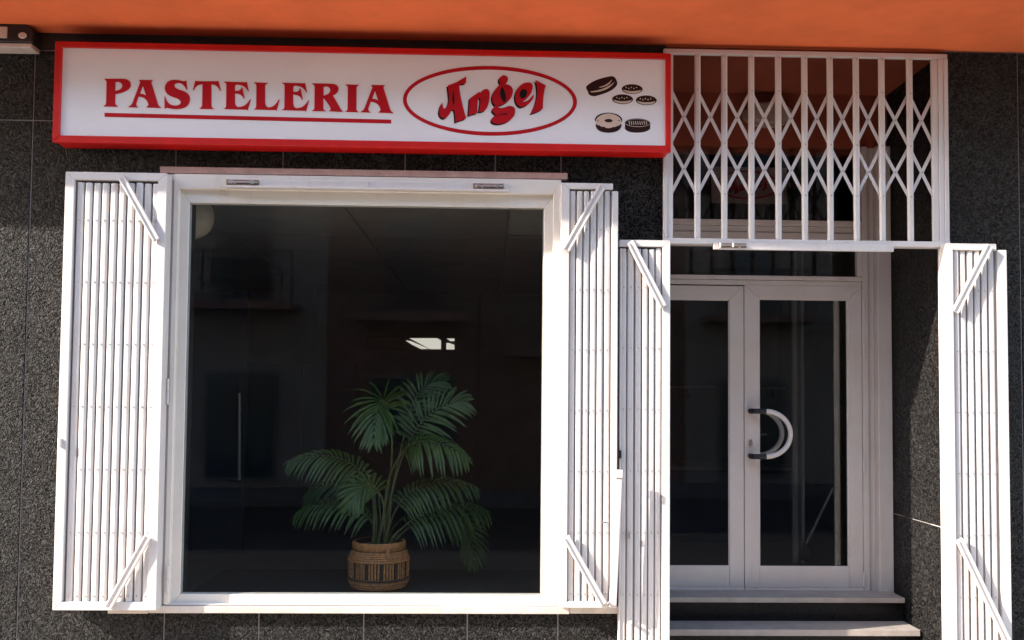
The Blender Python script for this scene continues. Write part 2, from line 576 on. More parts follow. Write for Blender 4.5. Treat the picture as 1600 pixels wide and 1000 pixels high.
def ring(name, xo0, xo1, zo0, zo1, wl, wr, wb, wt, Yf, Yb, mat, parent, bev=0.003):
    """frame of four mitred members"""
    xi0, xi1, zi0, zi1 = xo0 + wl, xo1 - wr, zo0 + wb, zo1 - wt
    e = 0.0006
    MB().prism([(xo0, zo1), (xo1, zo1), (xi1 + e, zi1), (xi0 - e, zi1)][::-1], Yf, Yb).build(name, mat, parent, bev)
    if wb > 0: MB().prism([(xo0, zo0), (xo1, zo0), (xi1 + e, zi0), (xi0 - e, zi0)], Yf, Yb).build(name, mat, parent, bev)
    MB().prism([(xo0, zo0), (xi0, zi0 + e), (xi0, zi1 - e), (xo0, zo1)], Yf, Yb).build(name, mat, parent, bev)
    MB().prism([(xo1, zo0), (xi1, zi0 + e), (xi1, zi1 - e), (xo1, zo1)][::-1], Yf, Yb).build(name, mat, parent, bev)


YO, YI = -0.045, -0.005
ox0, ox1 = aX(264, 610, YO), aX(875, 610, YO)
oz0, oz1 = aZ(570, 946, YO), aZ(570, 276, YO)
ix0, ix1 = aX(274, 620, YI), aX(863, 620, YI)
iz0, iz1 = aZ(570, 947, YI), aZ(570, 300, YI)
gx0, gx1 = aX(289, 622, YI), aX(848, 622, YI)
gz0, gz1 = aZ(570, 929, YI), aZ(570, 321, YI)
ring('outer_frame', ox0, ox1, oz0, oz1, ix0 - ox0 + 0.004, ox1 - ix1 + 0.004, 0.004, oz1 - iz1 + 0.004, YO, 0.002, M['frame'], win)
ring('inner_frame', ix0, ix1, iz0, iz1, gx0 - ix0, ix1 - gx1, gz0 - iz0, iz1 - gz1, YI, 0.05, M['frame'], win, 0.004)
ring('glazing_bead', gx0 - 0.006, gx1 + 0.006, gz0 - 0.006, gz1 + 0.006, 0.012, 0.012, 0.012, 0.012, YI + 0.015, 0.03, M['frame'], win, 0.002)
MB().box(gx0, gx1, 0.0, 0.008, gz0, gz1).build('glass_pane', M['glass'], win)
# reveal behind the frame
ring('reveal', ix0 - 0.03, ix1 + 0.03, iz0 - 0.03, iz1 + 0.03, 0.05, 0.05, 0.05, 0.05, 0.052, 0.26, M['roomdark'], win, 0)
# sill (three stones) and lintel strip
YS = -0.052
for (a, b_) in ((168, 231), (231.6, 890), (890.6, 968)):
    pbox(a, 947.5, b_, 959, YS, -0.001).build('sill', M['marble'], win, bev=0.004)
lz0, lz1 = aZ(570, 277, -0.04), aZ(570, 267.5, -0.04)
MB().box(aX(250, 262, -0.04), aX(887, 275, -0.04), -0.04, -0.001, oz1 + 0.004, oz1 + 0.004 + 0.045).build('lintel_strip', M['pinkstone'], win, bev=0.003)
# lock bar with bolts along the head of the frame
za = aZ(570, 289, YO - 0.02)
bx0, bx1 = aX(352, 289, YO - 0.02), aX(792, 293, YO - 0.02)
lb = MB().box(bx0, bx1, YO - 0.02, YO - 0.001, za - 0.030, za + 0.028).build('lock_bar', M['white'], win, bev=0.003)
MB().box(bx0 - 0.03, bx1 + 0.02, YO - 0.044, YO - 0.0205, za - 0.034, za - 0.020).build('lip', M['white'], lb, bev=0.002)
xm = aX(574, 289, YO - 0.02)
MB().box(xm - 0.006, xm + 0.006, YO - 0.028, YO - 0.0205, za - 0.016, za + 0.024).build('joint_plate', M['white'], lb, bev=0.001)
for pa, pb_ in ((356, 403), (742, 786)):
    xa, xb = aX(pa, 289, YO - 0.03), aX(pb_, 289, YO - 0.03)
    t = MB().tube([(xa, YO - 0.030, za + 0.004), (xb, YO - 0.030, za + 0.004)], 0.0065, 8)
    t.tube([(xa + 0.05, YO - 0.030, za + 0.004), (xa + 0.05, YO - 0.055, za - 0.012)], 0.005, 8)
    t.build('bolt', M['steel'], lb, smooth=True)
    MB().box(xa + 0.01, xa + 0.03, YO - 0.040, YO - 0.0205, za - 0.008, za + 0.016).box(xb - 0.05, xb - 0.03, YO - 0.040, YO - 0.0205, za - 0.008, za + 0.016).build('bolt_keeper', M['steel'], lb, bev=0.001)
    MB().box(xa - 0.012, xb + 0.004, YO - 0.0235, YO - 0.0203, za - 0.014, za + 0.022).build('bolt_recess', M['rust'], lb)


def hinge(parent, x, y, z, h=0.085, r=0.009):
    MB().tube([(x, y, z - h), (x, y, z - 0.002)], r, 10).tube([(x, y, z + 0.002), (x, y, z + h)], r, 10).build('hinge', M['white'], parent, smooth=True)


for py in (328, 612, 905):
    hinge(win, aX(263, py, YO), YO - 0.012, aZ(263, py, YO))
    hinge(win, aX(876, py, YO), YO - 0.012, aZ(876, py, YO))


# ------------------------------------------------------------------ folded grille shutters
def channel(w, t, x0, yf):
    """cross-section of a pressed bar: chamfered face with a shallow groove"""
    c = min(w * 0.22, 0.010)
    return [(x0, yf + t), (x0, yf + c), (x0 + c, yf), (x0 + w - c, yf), (x0 + w, yf + c), (x0 + w, yf + t)]


def shutter(name, label, Yf, rails, stileL, stileR, slats, ztop, zbot, slat_top, braces, depth=0.05, toprange=None, lowstile=0, rivet_rows=7, group=None):
    """stileL/R, slats: lists of (x, w) in metres; rails: height of top/bottom rail"""
    sh = empty(name, ((stileL[0] + stileR[0]) / 2, Yf, zbot), label=label, cat='shutter', group=group)
    W = M['white']
    xa, xb = stileL[0], stileR[0] + stileR[1]
    rx0, rx1 = toprange if toprange else (xa, xb)
    wl, wr = stileL[1], stileR[1]
    h = rails
    full = toprange is None
    # top rail, mitred into the left and/or right stile
    lm = wl if rx0 == xa else 0
    rm = wr if rx1 == xb else 0
    MB().prism([(rx0, ztop), (rx0 + lm, ztop - h), (rx1 - rm, ztop - h), (rx1, ztop)], Yf, Yf + depth).build('top_rail', W, sh, 0.003)
    MB().prism([(rx0, zbot), (rx1, zbot), (rx1 - rm, zbot + h), (rx0 + lm, zbot + h)], Yf, Yf + depth).build('bottom_rail', W, sh, 0.003)
    e = 0.0006
    for x, w, side, has in ((xa, wl, -1, lm), (xb - wr, wr, 1, rm)):
        if has:
            if side < 0: poly = [(x, zbot + e), (x + w, zbot + h + e), (x + w, ztop - h - e), (x, ztop - e)]
            else: poly = [(x, zbot + h + e), (x + w, zbot + e), (x + w, ztop - e), (x, ztop - h - e)]
            MB().prism(poly, Yf, Yf + depth).build('stile', W, sh, 0.003)
        else:
            MB().box(x, x + w, Yf + 0.004, Yf + depth + 0.004, zbot + lowstile, slat_top).build('stile', W, sh, 0.004)
    # thin back flange: depth of the folded leaf towards the wall
    rv = MB()
    meshes = {}
    zb_ = zbot + h - 0.004
    for i, (x, w) in enumerate(slats):
        dz = random.uniform(-0.004, 0.004)
        ztp = slat_top + dz
        key = round(w, 4)
        if key not in meshes:
            meshes[key] = MB().vprism(channel(w, 0.030, 0, 0), 0, slat_top - zb_).mesh(W, 0.0015)
        o = link('slat', meshes[key], sh)
        o.location = Vector((x, Yf + 0.010 + random.uniform(0, 0.004), zb_ + dz)) - sh.location
        o.rotation_euler = (0, 0, random.uniform(-0.05, 0.05))
        for k in range(rivet_rows):
            zz = zbot + (ztop - zbot) * (k + 0.22) / rivet_rows
            rv.lathe([(0.0045, -0.003), (0.0045, 0.003)], (0, 0, 0), 6) if False else rv.box(x + w * .5 - .0035, x + w * .5 + .0035, Yf + 0.006, Yf + 0.014, zz - .0035, zz + .0035)
        # every second bar has a second leg folded behind it
        MB().box(x + w * 0.55, x + w * 1.6, Yf + 0.0445 + 0.0012 * (i % 2), Yf + 0.056, zb_, ztp - 0.02).build('rear_bar', W, sh)
    rv.build('rivets', M['rivet'], sh, kind='stuff')
    for (a, b_) in braces:
        A = Vector((a[0], Yf - 0.010, a[1])); B = Vector((b_[0], Yf - 0.010, b_[1]))
        br = MB().bar(A, B, 0.050, 0.014).build('brace', W, sh, 0.004)
        d = (B - A).normalized()
        s = d.cross(Vector((0, -1, 0)))
        for k in (-1, 1):
            o = s * (0.017 * k) + Vector((0, -0.010, 0))
            MB().bar(A + o + d * 0.004, B + o - d * 0.004, 0.012, 0.010).build('brace_flange', W, br, 0.002)
    return sh


def S(px, py, Y): return aX(px, py, Y)


# left leaf of the window
MB().box(S(254, 610, -0.03), ox0 - 0.001, -0.03, 0.002, oz0, oz1).build('hinge_stile', M['white'], win, 0.003)
Y = -0.14
ym = 610
cols = [(109.0 + 13.35 * i, 10.6) for i in range(10)]
xs = [(S(a, ym, Y), w * 5.88 / 1400) for a, w in cols]
zt, zb = aZ(170, 269, Y), aZ(170, 954, Y)
xa = S(92, ym, Y)
xb = S(252.5, ym, Y)
wl, wr = 14 * .0042, 14 * .0042
left_sh = shutter('folding_shutter', 'wide white folded grille shutter at the left side of the shop window', Y, 0.052, (xa, wl), (xb - wr, wr), xs, zt, zb, zt - 0.066,
                  [((S(191, 277, Y), aZ(191, 277, Y)), (S(246, 375, Y), aZ(246, 376, Y))), ((S(170, 950, Y), aZ(170, 949, Y)), (S(232, 838, Y), aZ(232, 838, Y)))], depth=0.10)
MB().box(xa + 0.012, xa + 0.03, Y - 0.022, Y + 0.004, aZ(96, 698, Y), aZ(96, 685, Y)).build('catch', M['white'], left_sh, bev=0.003)
# right leaf of the window
Y = -0.12
xs = [(S(a, ym, Y), 8.9 * .0042) for a in (889, 900, 911, 922, 933, 944)]
xa, xb = S(875, ym, Y), S(965, ym, Y)
zt, zb = aZ(920, 286, Y), aZ(920, 950, Y)
rsh = shutter('folding_shutter', 'narrow white folded grille shutter between the shop window and the doorway', Y, 0.040, (xa, 0.055), (xb - 0.042, 0.042), xs, zt, zb, zt - 0.050,
              [((S(941, 290, Y), aZ(941, 291, Y)), (S(884, 392, Y), aZ(884, 392, Y))), ((S(884, 838, Y), aZ(884, 838, Y)), (S(943, 944, Y), aZ(943, 944, Y)))],
              depth=0.085, toprange=(xa, S(958, 290, Y)), lowstile=0.0)
# hanging locking bar of that leaf
lb = MB().bar(at(966.5, 748, Y - 0.03), at(957.5, 946, Y - 0.02), 0.046, 0.026).build('locking_bar', M['white'], rsh, 0.004)
MB().bar(at(967, 734, Y - 0.032), at(966.3, 747, Y - 0.032), 0.052, 0.034).build('bar_cap', M['white'], lb, 0.004)
MB().tube([at(952, 948, Y - 0.02) + Vector((0.010 * math.cos(t * .45), -0.012, 0.016 + 0.013 * math.sin(t * .45))) for t in range(12)], 0.005, 6).build('bar_hook', M['steel'], lb, smooth=True)
pbox(963.5, 704, 971, 716, Y + 0.02, Y + 0.10).build('latch_slot', M['black'], rsh)
MB().tube([at(945, 816, Y), at(945, 816, Y - 0.05)], 0.005, 8).tube([at(939, 816, Y - 0.045), at(949, 817, Y - 0.045)], 0.005, 8).build('latch_pin', M['steel'], rsh, smooth=True)

# left leaf of the door grille
Y = -0.075
ym = 690
slx = (970.0, 980.5, 993, 1003.5, 1014, 1024.5)
xs = [(S(a, ym, Y), w * .00423) for a, w in zip(slx, (8.5, 9.5, 8.6, 8.6, 8.6, 8.6))]
xa, xb = S(968, ym, Y), S(1047, ym, Y)
zt, zb = aZ(1005, 375, Y), 0.16
lds = shutter('folding_shutter', 'white folded grille shutter at the left of the doorway, half shaded near the window', Y, 0.045, (xa, 0.012), (xb - 0.052, 0.052), xs, zt, zb, zt - 0.055,
              [((S(984, 378, Y), aZ(984, 378, Y)), (S(1036, 480, Y), aZ(1036, 480, Y)))], depth=0.06, toprange=(S(968, 378, Y), xb), lowstile=0.0)
pbox(983, 971, 988, 976, Y - 0.03, Y + 0.01).build('catch', M['white'], lds, bev=0.003)
pbox(981.5, 833, 985, 842, Y - 0.02, Y + 0.01).build('catch', M['steel'], lds, bev=0.002)
# right leaf of the door grille
Y = -0.12
xs = [(S(a, ym, Y), 8.6 * .0042) for a in (1495, 1506, 1517, 1528, 1539, 1550)]
xa, xb = S(1482, ym, Y), S(1578, ym, Y)
zt, zb = aZ(1520, 380.5, Y), 0.16
rds = shutter('folding_shutter', 'white folded grille shutter at the right of the doorway by the photo edge', Y, 0.045, (xa, 0.046), (xb - 0.064, 0.064), xs, zt, zb, zt - 0.040,
              [((S(1545, 384, Y), aZ(1545, 384, Y)), (S(1491, 488, Y), aZ(1491, 488, Y))), ((S(1497, 842, Y), aZ(1497, 842, Y)), (S(1574, 1000, Y), aZ(1574, 1004, Y)))],
              depth=0.085, toprange=(xa, S(1557, 384, Y)))

# ------------------------------------------------------------------ grille above the doorway
YG = -0.035
gr = empty('folding_grille', (S(1260, 378, 0), 0, aZ(1260, 378, 0)), label='white expanding lattice grille of upright bars and crossed strips above the doorway', cat='grille')
zt, zb = aZ(1260, 80, YG), aZ(1260, 384, YG)
zr = aZ(1260, 375, YG)
zt = min(zt, SOF - 0.004)
gx0_, gx1_ = S(1037, 230, YG), S(1482, 230, YG)
MB().box(gx0_, gx1_, YG, -0.002, zt - 0.034, zt).build('top_rail', M['white'], gr, 0.003)
MB().box(gx0_, gx1_, YG - 0.012, 0.03, zb, zr).build('bottom_rail', M['white'], gr, 0.003)
for a, b_, yy in ((1037, 1043.3, YG - 0.002), (1043.6, 1052, YG + 0.004), (1458, 1467, YG + 0.004), (1467.3, 1475, YG - 0.002), (1475.3, 1482, YG - 0.006)):
    MB().box(S(a, 230, YG), S(b_, 230, YG), yy, -0.003, zr + 0.001, zt - 0.036).build('stile', M['white'], gr, 0.003)
bars = [1090.4, 1132.2, 1174.8, 1217.3, 1258.4, 1298.3, 1339, 1379.2, 1423]
bw = 9.6 * 5.965 / 1400
bmesh_ = MB().vprism(channel(bw, 0.022, -bw / 2, 0), 0, zt - zr - 0.038).mesh(M['white'], 0.0015)
pts = [S(1049, 230, YG)]
for p in bars:
    x = S(p, 230, YG)
    o = link('upright_bar', bmesh_, gr)
    o.location = Vector((x, YG - 0.002, zr + 0.001)) - gr.location
    o.rotation_euler = (0, 0, random.uniform(-0.06, 0.06))
    pts.append(x)
pts.append(S(1462, 230, YG))
zp = [aZ(1260, q, 0) for q in (146, 228, 307)]
gv = MB()
for i in range(len(pts) - 1):
    xa, xb = pts[i], pts[i + 1]
    for r_ in (0, 1):
        for k, (za_, zb_) in enumerate(((zp[r_], zp[r_ + 1]), (zp[r_ + 1], zp[r_]))):
            yy = YG + 0.0235 + 0.0045 * k
            off = -0.003 if r_ else 0.003
            MB().bar((xa, yy, za_ + off), (xb, yy, zb_ + off), 0.023, 0.004).build('lattice_strip', M['white'], gr, 0.0012)
        gv.box((xa + xb) / 2 - .004, (xa + xb) / 2 + .004, YG + 0.016, YG + 0.022, (zp[r_] + zp[r_ + 1]) / 2 - .004, (zp[r_] + zp[r_ + 1]) / 2 + .004)
    for q in (0, 1, 2):
        if 0 < i: gv.box(xa - .004, xa + .004, YG - 0.006, YG + 0.0, zp[q] - .004, zp[q] + .004)
    if i: gv.box(xa - .004, xa + .004, YG - 0.006, YG + 0.0, zt - .055, zt - .047)
gv.build('rivets', M['rivet'], gr, kind='stuff')
YB = YG - 0.03
zc = aZ(1260, 386, YB)
lb = MB().box(S(1115, 386, YB), S(1397, 386, YB), YB, YG - 0.0125, zc - 0.024, zc + 0.022).build('lock_bar', M['white'], gr, 0.004)
xa, xb = S(1124, 386, YB), S(1165, 386, YB)
t = MB().tube([(xa, YB - 0.010, zc + 0.004), (xb, YB - 0.010, zc + 0.004)], 0.0065, 8)
t.tube([(xb - 0.05, YB - 0.010, zc + 0.004), (xb - 0.05, YB - 0.035, zc - 0.014)], 0.005, 8)
t.build('bolt', M['steel'], lb, smooth=True)
MB().box(xa - 0.002, xa + 0.008, YB - 0.020, YB - 0.0003, zc - 0.014, zc + 0.018).box(xa + 0.085, xa + 0.095, YB - 0.020, YB - 0.0003, zc - 0.010, zc + 0.018).build('bolt_keeper', M['white'], lb, 0.001)
MB().box(xa - 0.006, xb + 0.004, YB - 0.003, YB - 0.0003, zc - 0.012, zc + 0.020).build('bolt_recess', M['rust'], lb)
# corner posts below the grille
MB().box(S(1471.5, 690, -0.03), S(1480, 690, -0.03), -0.03, -0.002, 0.0, zb - 0.001).build('hinge_post', M['white'], gr, 0.003)
for py in (470, 720, 950):
    hinge(gr, S(1481.5, py, -0.06), -0.062, aZ(1481, py, -0.06), 0.06)

# ------------------------------------------------------------------ entrance frame and doors
ent = empty('door_frame', (S(1200, 930, REC), REC, FLOOR), label='white metal frame round the recessed entrance with two glass transom panes', cat='door frame')
YF = REC - 0.02
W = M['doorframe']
Rx = DX1 - 0.003
zT, zBm = LZ, aZ(1300, 932, YF)
# right jamb: stepped profiles from wall to leaf
pbox(1371, 600, 1391, 620, YF, YF)
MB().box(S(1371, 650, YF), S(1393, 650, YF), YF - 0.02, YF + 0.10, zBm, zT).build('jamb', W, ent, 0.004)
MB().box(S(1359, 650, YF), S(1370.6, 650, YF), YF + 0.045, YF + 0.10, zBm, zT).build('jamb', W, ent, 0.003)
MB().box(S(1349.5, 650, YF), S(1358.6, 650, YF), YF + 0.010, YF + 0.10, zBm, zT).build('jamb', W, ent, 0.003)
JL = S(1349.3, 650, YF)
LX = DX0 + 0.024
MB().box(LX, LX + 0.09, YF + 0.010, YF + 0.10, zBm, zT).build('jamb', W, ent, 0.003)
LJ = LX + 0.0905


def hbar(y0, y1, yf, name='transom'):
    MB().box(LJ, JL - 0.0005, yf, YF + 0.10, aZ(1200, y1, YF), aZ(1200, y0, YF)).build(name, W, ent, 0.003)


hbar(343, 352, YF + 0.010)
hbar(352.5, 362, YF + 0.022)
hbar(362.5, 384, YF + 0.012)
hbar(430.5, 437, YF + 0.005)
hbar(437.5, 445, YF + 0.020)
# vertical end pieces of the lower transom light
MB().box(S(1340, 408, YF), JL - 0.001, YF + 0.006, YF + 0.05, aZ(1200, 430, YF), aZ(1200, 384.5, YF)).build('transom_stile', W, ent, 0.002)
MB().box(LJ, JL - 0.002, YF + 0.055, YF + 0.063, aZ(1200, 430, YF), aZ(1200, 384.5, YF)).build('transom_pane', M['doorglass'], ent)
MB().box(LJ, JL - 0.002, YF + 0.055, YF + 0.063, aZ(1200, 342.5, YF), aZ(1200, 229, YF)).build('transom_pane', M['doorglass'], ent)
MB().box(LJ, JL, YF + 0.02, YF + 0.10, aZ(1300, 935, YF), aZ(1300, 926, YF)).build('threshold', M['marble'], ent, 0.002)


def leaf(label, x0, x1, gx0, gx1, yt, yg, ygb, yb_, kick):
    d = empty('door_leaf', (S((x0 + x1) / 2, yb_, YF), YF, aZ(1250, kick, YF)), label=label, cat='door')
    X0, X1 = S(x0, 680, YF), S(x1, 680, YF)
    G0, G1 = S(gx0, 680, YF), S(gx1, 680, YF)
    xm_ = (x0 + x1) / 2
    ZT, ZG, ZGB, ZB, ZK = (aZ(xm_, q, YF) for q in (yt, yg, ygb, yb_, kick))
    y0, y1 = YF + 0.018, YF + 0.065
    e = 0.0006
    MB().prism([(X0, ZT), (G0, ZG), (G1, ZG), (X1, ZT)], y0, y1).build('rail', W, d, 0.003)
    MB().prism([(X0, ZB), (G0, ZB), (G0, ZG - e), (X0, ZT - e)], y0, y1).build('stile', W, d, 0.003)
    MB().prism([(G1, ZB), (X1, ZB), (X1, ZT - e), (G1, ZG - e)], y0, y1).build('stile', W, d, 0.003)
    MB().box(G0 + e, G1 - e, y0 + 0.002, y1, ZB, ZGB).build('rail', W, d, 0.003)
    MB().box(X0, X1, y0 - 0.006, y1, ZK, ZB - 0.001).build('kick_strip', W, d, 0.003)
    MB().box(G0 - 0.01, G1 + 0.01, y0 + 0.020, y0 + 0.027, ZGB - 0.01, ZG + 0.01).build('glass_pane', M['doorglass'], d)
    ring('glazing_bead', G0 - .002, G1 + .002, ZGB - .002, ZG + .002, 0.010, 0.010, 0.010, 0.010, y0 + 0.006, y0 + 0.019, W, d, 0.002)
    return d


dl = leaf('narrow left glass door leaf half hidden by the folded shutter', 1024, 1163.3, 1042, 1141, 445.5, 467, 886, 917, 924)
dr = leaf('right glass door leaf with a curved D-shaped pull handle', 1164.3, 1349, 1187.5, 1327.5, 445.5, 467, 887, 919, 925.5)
for py in (480, 548, 727, 905):
    hinge(dr, S(1350.5, py, YF), YF + 0.006, aZ(1350, py, YF), 0.05, 0.008)
# D handles outside and inside
for yy, yb_, side in ((YF - 0.06, YF + 0.02, -1), (YF + 0.14, YF + 0.066, 1)):
    hx = S(1196.5, 678, yy)
    hz = aZ(1196, 678, yy) if side < 0 else aZ(1196, 678, YF - 0.06)
    rz = 0.172
    rx = 0.190
    if side > 0: hx = S(1196.5, 678, YF - 0.06)
    arc = [(hx + rx * math.sin(math.pi * k / 24), yy, hz + rz * math.cos(math.pi * k / 24)) for k in range(25)]
    h = MB().tube(arc, 0.019, 12).build('pull_handle', M['white'], dr, smooth=True)
    for s in (1, -1):
        xe = S(1177, 678, YF - 0.06)
        MB().tube([(hx + 0.002, yy, hz + s * rz), (xe + 0.012, yy, hz + s * rz), (xe, yy + (0.012 if side < 0 else -0.012), hz + s * rz), (xe, yb_, hz + s * rz)], 0.0205, 12).build('handle_grip', M['black'], h, smooth=True)
lk = MB().prism([(S(1174, 690, YF) + 0.014 * math.cos(t), aZ(1174, 693, YF) + 0.032 * math.sin(t)) for t in [k * math.pi / 8 for k in range(16)]], YF + 0.010, YF + 0.0185).build('lock', M['rust'], dr, 0.002)
MB().tube([(S(1174.5, 697, YF), YF + 0.004, aZ(1174, 697, YF)), (S(1174.5, 697, YF), YF + 0.012, aZ(1174, 697, YF))], 0.010, 12).build('key_cylinder', M['steel'], lk, smooth=True)
MB().tube([at(1189, 679, YF + 0.10), at(1198, 679, YF + 0.12)], 0.008, 8).build('thumb_turn', M['steel'], dr, smooth=True)

# ------------------------------------------------------------------ flat print helpers
def path(d, ox, oy, sc, n=8):
    """small path reader (M L Q Z) -> loops in photograph pixels"""
    tk = d.replace(',', ' ').split()
    loops, cur, i = [], [], 0
    while i < len(tk):
        c = tk[i]; i += 1
        if c == 'Z':
            loops.append(cur); cur = []
        elif c in 'ML':
            cur.append((float(tk[i]), float(tk[i + 1]))); i += 2
        elif c == 'Q':
            a = cur[-1]
            q = (float(tk[i]), float(tk[i + 1])); b_ = (float(tk[i + 2]), float(tk[i + 3])); i += 4
            for k in range(1, n + 1):
                t = k / n
                cur.append(((1 - t) ** 2 * a[0] + 2 * t * (1 - t) * q[0] + t * t * b_[0], (1 - t) ** 2 * a[1] + 2 * t * (1 - t) * q[1] + t * t * b_[1]))
    if cur: loops.append(cur)
    return [[(ox + x / sc, oy + y / sc) for x, y in l] for l in loops]


def ell(cx, cy, rx, ry, rot=0.0, n=48):
    c, s = math.cos(rot), math.sin(rot)
    return [(cx + c * rx * math.cos(2 * math.pi * k / n) - s * ry * math.sin(2 * math.pi * k / n),
             cy + s * rx * math.cos(2 * math.pi * k / n) + c * ry * math.sin(2 * math.pi * k / n)) for k in range(n)]


def inked(name, loops, Y, th, mat, parent, label=None, pos=None, grow=0.0):
    """thin cut-out with holes: loops in pixels on plane Y"""
    cu = bpy.data.curves.new('outline', 'CURVE')
    cu.dimensions = '2D'
    cu.fill_mode = 'BOTH'
    cu.extrude = th / 2
    cu.offset = grow
    for l in loops:
        sp = cu.splines.new('POLY')
        P = [pos(*p) if pos else at(p[0], p[1], Y) for p in l]
        sp.points.add(len(P) - 1)
        for q, p in zip(sp.points, P): q.co = (p.x, p.z, 0, 1)
        sp.use_cyclic_u = True
    ob = bpy.data.objects.new('outline', cu)
    col.objects.link(ob)
    dg = bpy.context.evaluated_depsgraph_get()
    me = bpy.data.meshes.new_from_object(ob.evaluated_get(dg), depsgraph=dg)
    bpy.data.objects.remove(ob)
    bpy.data.curves.remove(cu)
    me.transform(Matrix(((1, 0, 0, 0), (0, 0, 1, Y), (0, 1, 0, 0), (0, 0, 0, 1))))
    me.materials.clear()
    me.materials.append(mat)
    o = link(name, me, parent)
    if label: o['label'] = label
    return o


ANGEL = {
    'A': ('M 650 105 L 645 225 L 530 240 Q 528 420 650 832 L 465 895 Q 458 720 440 685 Q 420 655 380 720 Q 320 830 260 832 Q 185 810 180 720 Q 195 610 240 558 Q 240 650 265 665 Q 350 640 355 480 L 330 262 L 480 205 Z', 670),
    'n': ('M 712 485 L 880 370 L 888 392 Q 940 325 1005 323 Q 1065 335 1057 430 Q 1050 600 990 680 Q 940 722 868 716 Q 900 600 898 500 Q 888 460 862 490 Q 845 540 846 600 L 840 738 L 692 782 Z', 670),
    'g': ('M 250 232 Q 210 190 225 140 Q 255 85 310 84 Q 370 95 376 150 Q 370 205 330 238 Q 440 245 462 340 Q 460 470 370 540 Q 290 600 200 612 L 205 640 Q 260 670 350 630 Q 430 595 490 650 Q 512 720 480 790 Q 400 900 250 925 Q 130 940 90 880 Q 92 800 185 775 Q 130 750 105 700 Q 110 650 160 610 Q 90 560 105 440 Q 140 320 250 232 Z', 760),
    'e': ('M 740 210 Q 800 215 805 290 Q 790 440 650 515 L 635 545 Q 720 550 820 420 Q 835 450 790 520 Q 700 630 600 635 Q 500 590 500 450 Q 520 300 620 240 Q 680 205 740 210 Z', 760),
    'l': ('M 850 165 L 1030 260 Q 980 430 982 660 Q 900 725 772 750 Q 880 560 885 400 Q 885 250 850 165 Z', 760),
}
COUNTER = [('M 420 350 Q 448 430 445 592 L 425 592 Q 398 480 420 350 Z', 670), ('M 280 285 Q 340 400 345 500 Q 330 550 305 552 Q 245 500 236 380 Q 250 300 280 285 Z', 760),
           ('M 640 325 Q 700 318 706 380 Q 700 470 625 490 Q 570 470 578 400 Q 595 335 640 325 Z', 760), ('M 190 772 Q 280 745 330 745 Q 365 745 355 775 Q 330 765 300 762 Q 240 765 190 782 Z', 760)]


def angel(parent, YP, pos=None):
    for ch, (d, ox) in ANGEL.items():
        lp = path(d, ox, 110, 11.11)
        sh = [[(x - 2.3, y + 2.5) for x, y in l] for l in lp]
        if pos is None: inked('letter_halo', sh, YP - 0.0006, 0.0008, M['inkhalo'], parent, grow=0.007)
        inked('letter_shadow', sh, YP - 0.0018, 0.0016, M['inkblack'], parent, pos=pos)
        inked('letter', lp, YP - 0.0036, 0.0016, M['inkred'], parent, pos=pos)
    for d, ox in COUNTER:
        inked('letter_counter', path(d, ox, 110, 11.11), YP - 0.0054, 0.0016, M['inkblack'], parent, pos=pos)
    inked('oval_ring', [ell(765.5, 157.5, 136, 54.5, 0.017, 72), ell(765.5, 157.5, 130, 48.6, 0.017, 72)], YP - 0.0010, 0.0016, M['inkred'], parent, pos=pos)


# ------------------------------------------------------------------ shop sign
YN = -0.17
sign = empty('shop_sign', (S(566, 160, 0), 0, aZ(566, 230, 0)), label='long white lightbox sign in a red frame reading PASTELERIA Angel', cat='sign')
SX0, SX1 = S(83.5, 145, YN), S(1048.5, 160, YN)
SZ1, SZ0 = aZ(566, 73.5, YN), aZ(566, 230, YN)
MB().box(SX0 + 0.006, SX1 - 0.006, YN + 0.022, -0.003, SZ0 + 0.004, SZ1 - 0.004).build('sign_case', M['red'], sign, 0.008)
ring('sign_bezel', SX0, SX1, SZ0, SZ1, 0.046, 0.036, 0.046, 0.040, YN, YN + 0.03, M['red'], sign, 0.004)
YP = YN + 0.014
MB().box(SX0 + 0.02, SX1 - 0.02, YP, YN + 0.0215, SZ0 + 0.02, SZ1 - 0.02).build('sign_panel', M['panel'], sign)
L_P = 'M 35 130 L 330 130 Q 445 140 445 230 Q 440 330 205 372 L 200 510 Q 205 545 237 555 L 237 570 L 25 565 L 25 550 Q 55 540 58 510 L 65 180 Q 60 150 35 145 Z M 205 185 Q 240 170 285 195 Q 322 225 305 265 Q 280 308 200 318 Z'
L_A = 'M 575 148 L 785 150 L 782 165 Q 760 172 768 200 L 870 530 Q 885 565 915 575 L 915 590 L 690 580 L 690 568 Q 725 555 715 515 Q 680 415 565 410 L 530 510 Q 525 555 555 570 L 555 580 L 408 575 L 408 565 Q 450 550 470 505 L 590 190 Q 590 172 575 165 Z M 632 245 L 682 390 Q 640 365 588 362 Z'
L_S = 'M 1312 160 L 1328 300 L 1312 300 Q 1270 200 1190 197 Q 1110 200 1130 255 Q 1150 290 1250 315 Q 1370 355 1370 450 Q 1360 600 1170 605 Q 1090 605 1030 590 Q 1000 580 985 597 L 972 597 L 970 410 L 982 410 Q 1020 550 1140 550 Q 1225 545 1225 495 Q 1215 450 1130 425 Q 975 385 975 275 Q 985 145 1140 147 Q 1200 150 1250 165 Q 1285 175 1298 160 Z'
L_T = 'M -150 165 Q -60 172 215 168 L 250 318 L 235 320 Q 200 220 103 220 L 105 550 Q 110 590 145 600 L 145 607 L -80 602 L -80 592 Q -45 575 -42 540 L -35 218 Q -130 215 -170 308 L -187 308 Z'
